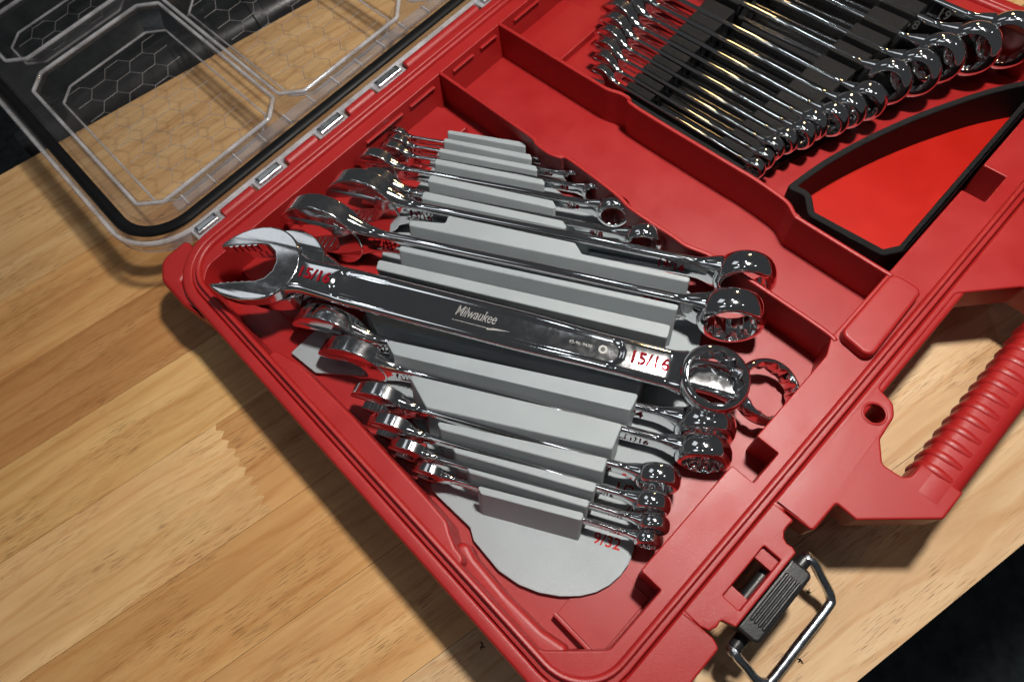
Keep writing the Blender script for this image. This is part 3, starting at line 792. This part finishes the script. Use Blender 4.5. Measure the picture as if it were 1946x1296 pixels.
def frame(s, t, z, lean, yaw_d=D, yaw_e=Eo, pitch=0.0):
    """local axes: x = d, y = leaning up, z = face normal"""
    d = yaw_d.copy(); e = yaw_e.copy(); zz = Vector((0, 0, 1))
    if pitch:
        d = (d * math.cos(pitch) - zz * math.sin(pitch)).normalized()
    zz2 = d.cross(e).normalized()
    p = e * math.sin(lean) + zz2 * math.cos(lean); n_ = d.cross(p)
    o = Vector(st(s, t) + (z,)) if yaw_d is D else Vector((s, t, z))
    M = Matrix.Identity(4)
    for r in range(3): M[r][0] = d[r]; M[r][1] = p[r]; M[r][2] = n_[r]; M[r][3] = o[r] * CM
    return M
IN = 2.54
# (mark, size inch, s of jaw top, s of ring tip, t of top edge, z of top edge, label)
SAE = [('1/4', .25, -21.99, -9.31, 29.15, 3.9, 'smallest chrome wrench, at the hinge end of the grey rack by the dividing wall'),
       ('5/16', .3125, -21.84, -7.72, 28.35, 4.0, 'second chrome wrench from the dividing wall in the grey rack'),
       ('3/8', .375, -21.99, -6.01, 27.5, 4.1, 'third chrome wrench from the dividing wall in the grey rack'),
       ('9/16', .50, -22.94, -4.23, 26.2, 4.4, 'fourth chrome wrench from the dividing wall, its ring showing inner teeth'),
       ('5/8', .56, -22.25, -1.88, 24.45, 4.6, 'fifth chrome wrench from the dividing wall in the grey rack'),
       ('13/16', .8125, -23.27, 4.5, 23.2, 5.2, 'large chrome wrench sixth from the dividing wall, its ring touching that wall'),
       ('7/8', .875, -25.16, 4.35, 20.6, 5.4, 'large chrome wrench marked 7/8 standing just behind the loose top wrench'),
       ('3/4', .75, -21.93, 4.05, 14.45, 4.2, 'chrome wrench marked 3/4 standing just in front of the loose top wrench'),
       ('11/16', .6875, -19.55, 4.1, 13.05, 4.1, 'chrome wrench marked 11/16 in the wide front slot of the grey rack'),
       ('1/2', .53, -16.30, 1.88, 11.0, 4.6, 'chrome wrench between the 11/16 wrench and the red printed 1/2'),
       ('7/16', .4375, -14.83, 1.68, 9.7, 4.4, 'third chrome wrench from the front end of the grey rack'),
       ('11/32', .36, -13.25, 1.83, 8.78, 4.2, 'second chrome wrench from the front end of the grey rack'),
       ('9/32', .30, -11.59, 1.59, 8.0, 4.0, 'frontmost chrome wrench beside the red printed 9/32')]
for mk, din, s0, s1, tt, zt, lab in SAE:
    Dm = din * IN; ws = .74 * Dm + .1; R = 1.14 * Dm; ro = .5 * (1.58 * Dm + .16)
    zc = zt - ws / 2 * math.cos(WL); tc = tt - ws / 2 * math.sin(WL)
    L = (s1 - ro) - (s0 + 1.15 * R)
    # the ring end rests lower than the jaw end rises: keep the axis level
    wrench('combination_wrench', lab, L, Dm, frame(s0 + 1.15 * R, tc, zc, WL), 'inch wrenches in the grey rack', mk, nx=60)
# the two wrenches lying flat on top
zx = Vector((0, 0, 1))
def flat(s, t, z, pitch, roll):
    d = (D * math.cos(pitch) - zx * math.sin(pitch)).normalized()
    y = Eo.copy(); n_ = d.cross(y).normalized()
    Rm = Matrix.Rotation(roll, 3, d); y = Rm @ y; n_ = Rm @ n_
    o = Vector(st(s, t) + (z,)); M = Matrix.Identity(4)
    for r in range(3): M[r][0] = d[r]; M[r][1] = y[r]; M[r][2] = n_[r]; M[r][3] = o[r] * CM
    return M
wrench('combination_wrench', 'largest chrome wrench lying flat underneath, its ring sticking out beyond the 15/16 ring', 28.3, 2.54, flat(-23.2, 16.95, 5.0, math.radians(2.6), 0), 'inch wrenches in the grey rack', None, nx=70, wh=4.9, ro=1.78, ws=2.0, ringtilt=.30, tr=1.2)
top = wrench('combination_wrench', 'large chrome wrench marked 15/16 lying loose across the top of the grey rack', 26.1, 2.38, flat(-23.85, 16.25, 6.4, math.radians(2.4), math.radians(3.0)), 'inch wrenches in the grey rack', '15/16', nx=260, wh=4.75, ro=1.82, ws=2.2, ts=.80, th=1.15, tr=1.5, ringtilt=.12, fine=True)
tz = .80 / 2 - .125
br = text('brand', 'brand_lettering', ETCH, top, (13.3, .16, tz + .012), .86, squash=.66)
v, f = prism([(-1.3, -.04), (.9, -.04), (1.0, .02), (2.0, .05), (.75, -.16), (.7, -.08), (-1.3, -.08)], 0, .006, 0)
link('brand_underline', v, f, ETCH, top, smooth=False, loc=(13.4, -.34, tz + .01))
text('code', 'part_code', ETCH, top, (19.2, .05, tz + .01), .27)
v, f = prism([(.24 * math.cos(a * math.pi / 10), .24 * math.sin(a * math.pi / 10)) for a in range(20)], 0, .006, 0, holes=[[(.13 * math.cos(a * math.pi / 4), .13 * math.sin(a * math.pi / 4)) for a in range(8)]])
link('emblem', v, f, ETCH, top, smooth=False, loc=(20.4, .05, tz + .01))

# ------------------------------------------------------------------ metric wrenches in the black rack
brack = thing('wrench_rack', 'black printed rack holding the metric wrenches in the far bin', 'tool rack', (0, 0, 0))
MX = [28.2, 29.12, 30.05, 31.0, 31.95, 32.95, 34.0, 35.15, 36.4, 37.9, 39.4, 41.1, 42.9, 44.6]
MR = [11.3, 11.3, 11.3, 11.0, 10.45, 10.3, 9.6, 9.2, 8.7, 8.3, 7.4, 6.9, 5.7, 4.4]   # Y of the ring tip
MH = [24.9, 25.6, 26.3, 26.95, 27.5, 28.1, 28.7, 29.3, 29.9, 30.4, 30.9, 31.3, 31.7, 32.0]
MS = [.75, .83, .92, 1.0, 1.1, 1.2, 1.3, 1.4, 1.5, 1.55, 1.6, 1.7, 1.8, 1.9]
MZ = [4.75, 4.75, 4.8, 4.8, 4.85, 4.9, 4.95, 5.0, 5.05, 5.2, 5.3, 5.4, 5.5, 5.6]
ords = ['first', 'second', 'third', 'fourth', 'fifth', 'sixth', 'seventh', 'eighth', 'ninth', 'tenth', 'eleventh', 'twelfth', 'thirteenth', 'fourteenth']
dY = Vector((0, -1, 0)); eX = Vector((1, 0, 0))
for i in range(14):
    Dm = MS[i]; ws = .74 * Dm + .1; R = 1.14 * Dm; ro = .5 * (1.58 * Dm + .16)
    lean = math.radians(4 if i < 9 else 18)
    ro = .5 * (1.5 * Dm + .15)
    if i >= 9: ro = .5 * (1.6 * Dm + .3)
    zc = MZ[i] - ws / 2 * math.cos(lean); xc = MX[i] - ws / 2 * math.sin(lean) + (0 if i < 9 else .5)
    y0 = MH[i] - 1.15 * R; L = y0 - (MR[i] + ro)
    mk = {9: '15', 10: '16', 11: '17', 12: '18', 13: '19'}.get(i)
    lab = f'{ords[i]} chrome wrench from the low dividing wall in the black rack'
    wrench('combination_wrench', lab, L, Dm, frame(xc, y0, zc, lean, dY, eX), 'metric wrenches in the black rack', mk, GREYPAINT, nx=44, headmark=False, ro=ro, ts=.15 * Dm + .10, ws=.66 * Dm + .1)
link('base_plate', *prism([(27.6, 12.3), (45.2, 7.5), (45.2, 25), (27.6, 22.3)], ZF + .02, 2.9, .04, 1), BLACKP, brack)
link('side_wall', *prism(fillet([(27.34, 12.4), (27.86, 12.4), (27.9, 22.2), (27.42, 22.2)], .05, 2), ZF + .02, 4.5, .05, 2), BLACKP, brack)
for i in range(13):
    xa = MX[i] + .17; xb = MX[i + 1] - .19
    if i >= 8: xa += -.1; xb += -.1
    zt = MZ[i] - .10
    for y0, y1 in ((20.1 + .05 * i, 22.15 + .07 * i), (12.5 - .12 * i, 14.7 - .10 * i)):
        link('comb_block', *prism(fillet([(xa, y0), (xb, y0), (xb, y1), (xa, y1)], .07, 2), 2.6, zt, .06, 2), BLACKP, brack)

# ------------------------------------------------------------------ black tray with red bottom
tray = thing('parts_tray', 'black printed tray with a bright red bottom beside the black rack', 'tray', (0, 0, 0))
top_edge = [(p.x, p.y) for p in smooth_path([(27.55, 9.6, 0), (30.2, 9.15, 0), (33.0, 8.35, 0), (36, 7.2, 0), (38.3, 6.1, 0), (40.4, 4.95, 0), (42.2, 3.7, 0), (43.4, 2.62, 0)], 3)]
to = top_edge + [(28.0, 2.52), (27.0, 3.2), (26.75, 7.6), (27.75, 8.5)]
to = fillet(to, [.3] + [0] * (len(top_edge) - 2) + [.3, .5, .5, .5, .5], 5)
link('tray_wall', *prism(to, ZF + .02, 5.2, .07, 3, holes=[inset(ccw(to), .40)]), BLACKP, tray)
link('tray_bottom', *prism(inset(ccw(to), .33), ZF + .02, ZF + .2, 0), TRAYRED, tray)

# ------------------------------------------------------------------ small black shavings on the bench
def speck(lab, x, y, seed):
    rnd = random.Random(seed); parts = []
    for k in range(3):
        a = rnd.uniform(0, 6.28); l_ = rnd.uniform(.12, .26)
        p = [(x, y, .03), (x + l_ * .5 * math.cos(a), y + l_ * .5 * math.sin(a), .09), (x + l_ * math.cos(a + .4), y + l_ * math.sin(a + .4), .03)]
        parts.append(tube(p, [.02, .035, .012], 5))
    v, f = merge(*parts)
    tag(link('shaving', v, f, BLACK, None), lab, 'debris', 'black shavings on the bench')
speck('black shaving in the shadow left of the case', -2.08, 5.59, 1)
speck('black shaving inside the wire bail beside the latch', 11.55, -4.52, 2)
speck('black shaving just outside the wire bail of the latch', 8.76, -6.15, 3)
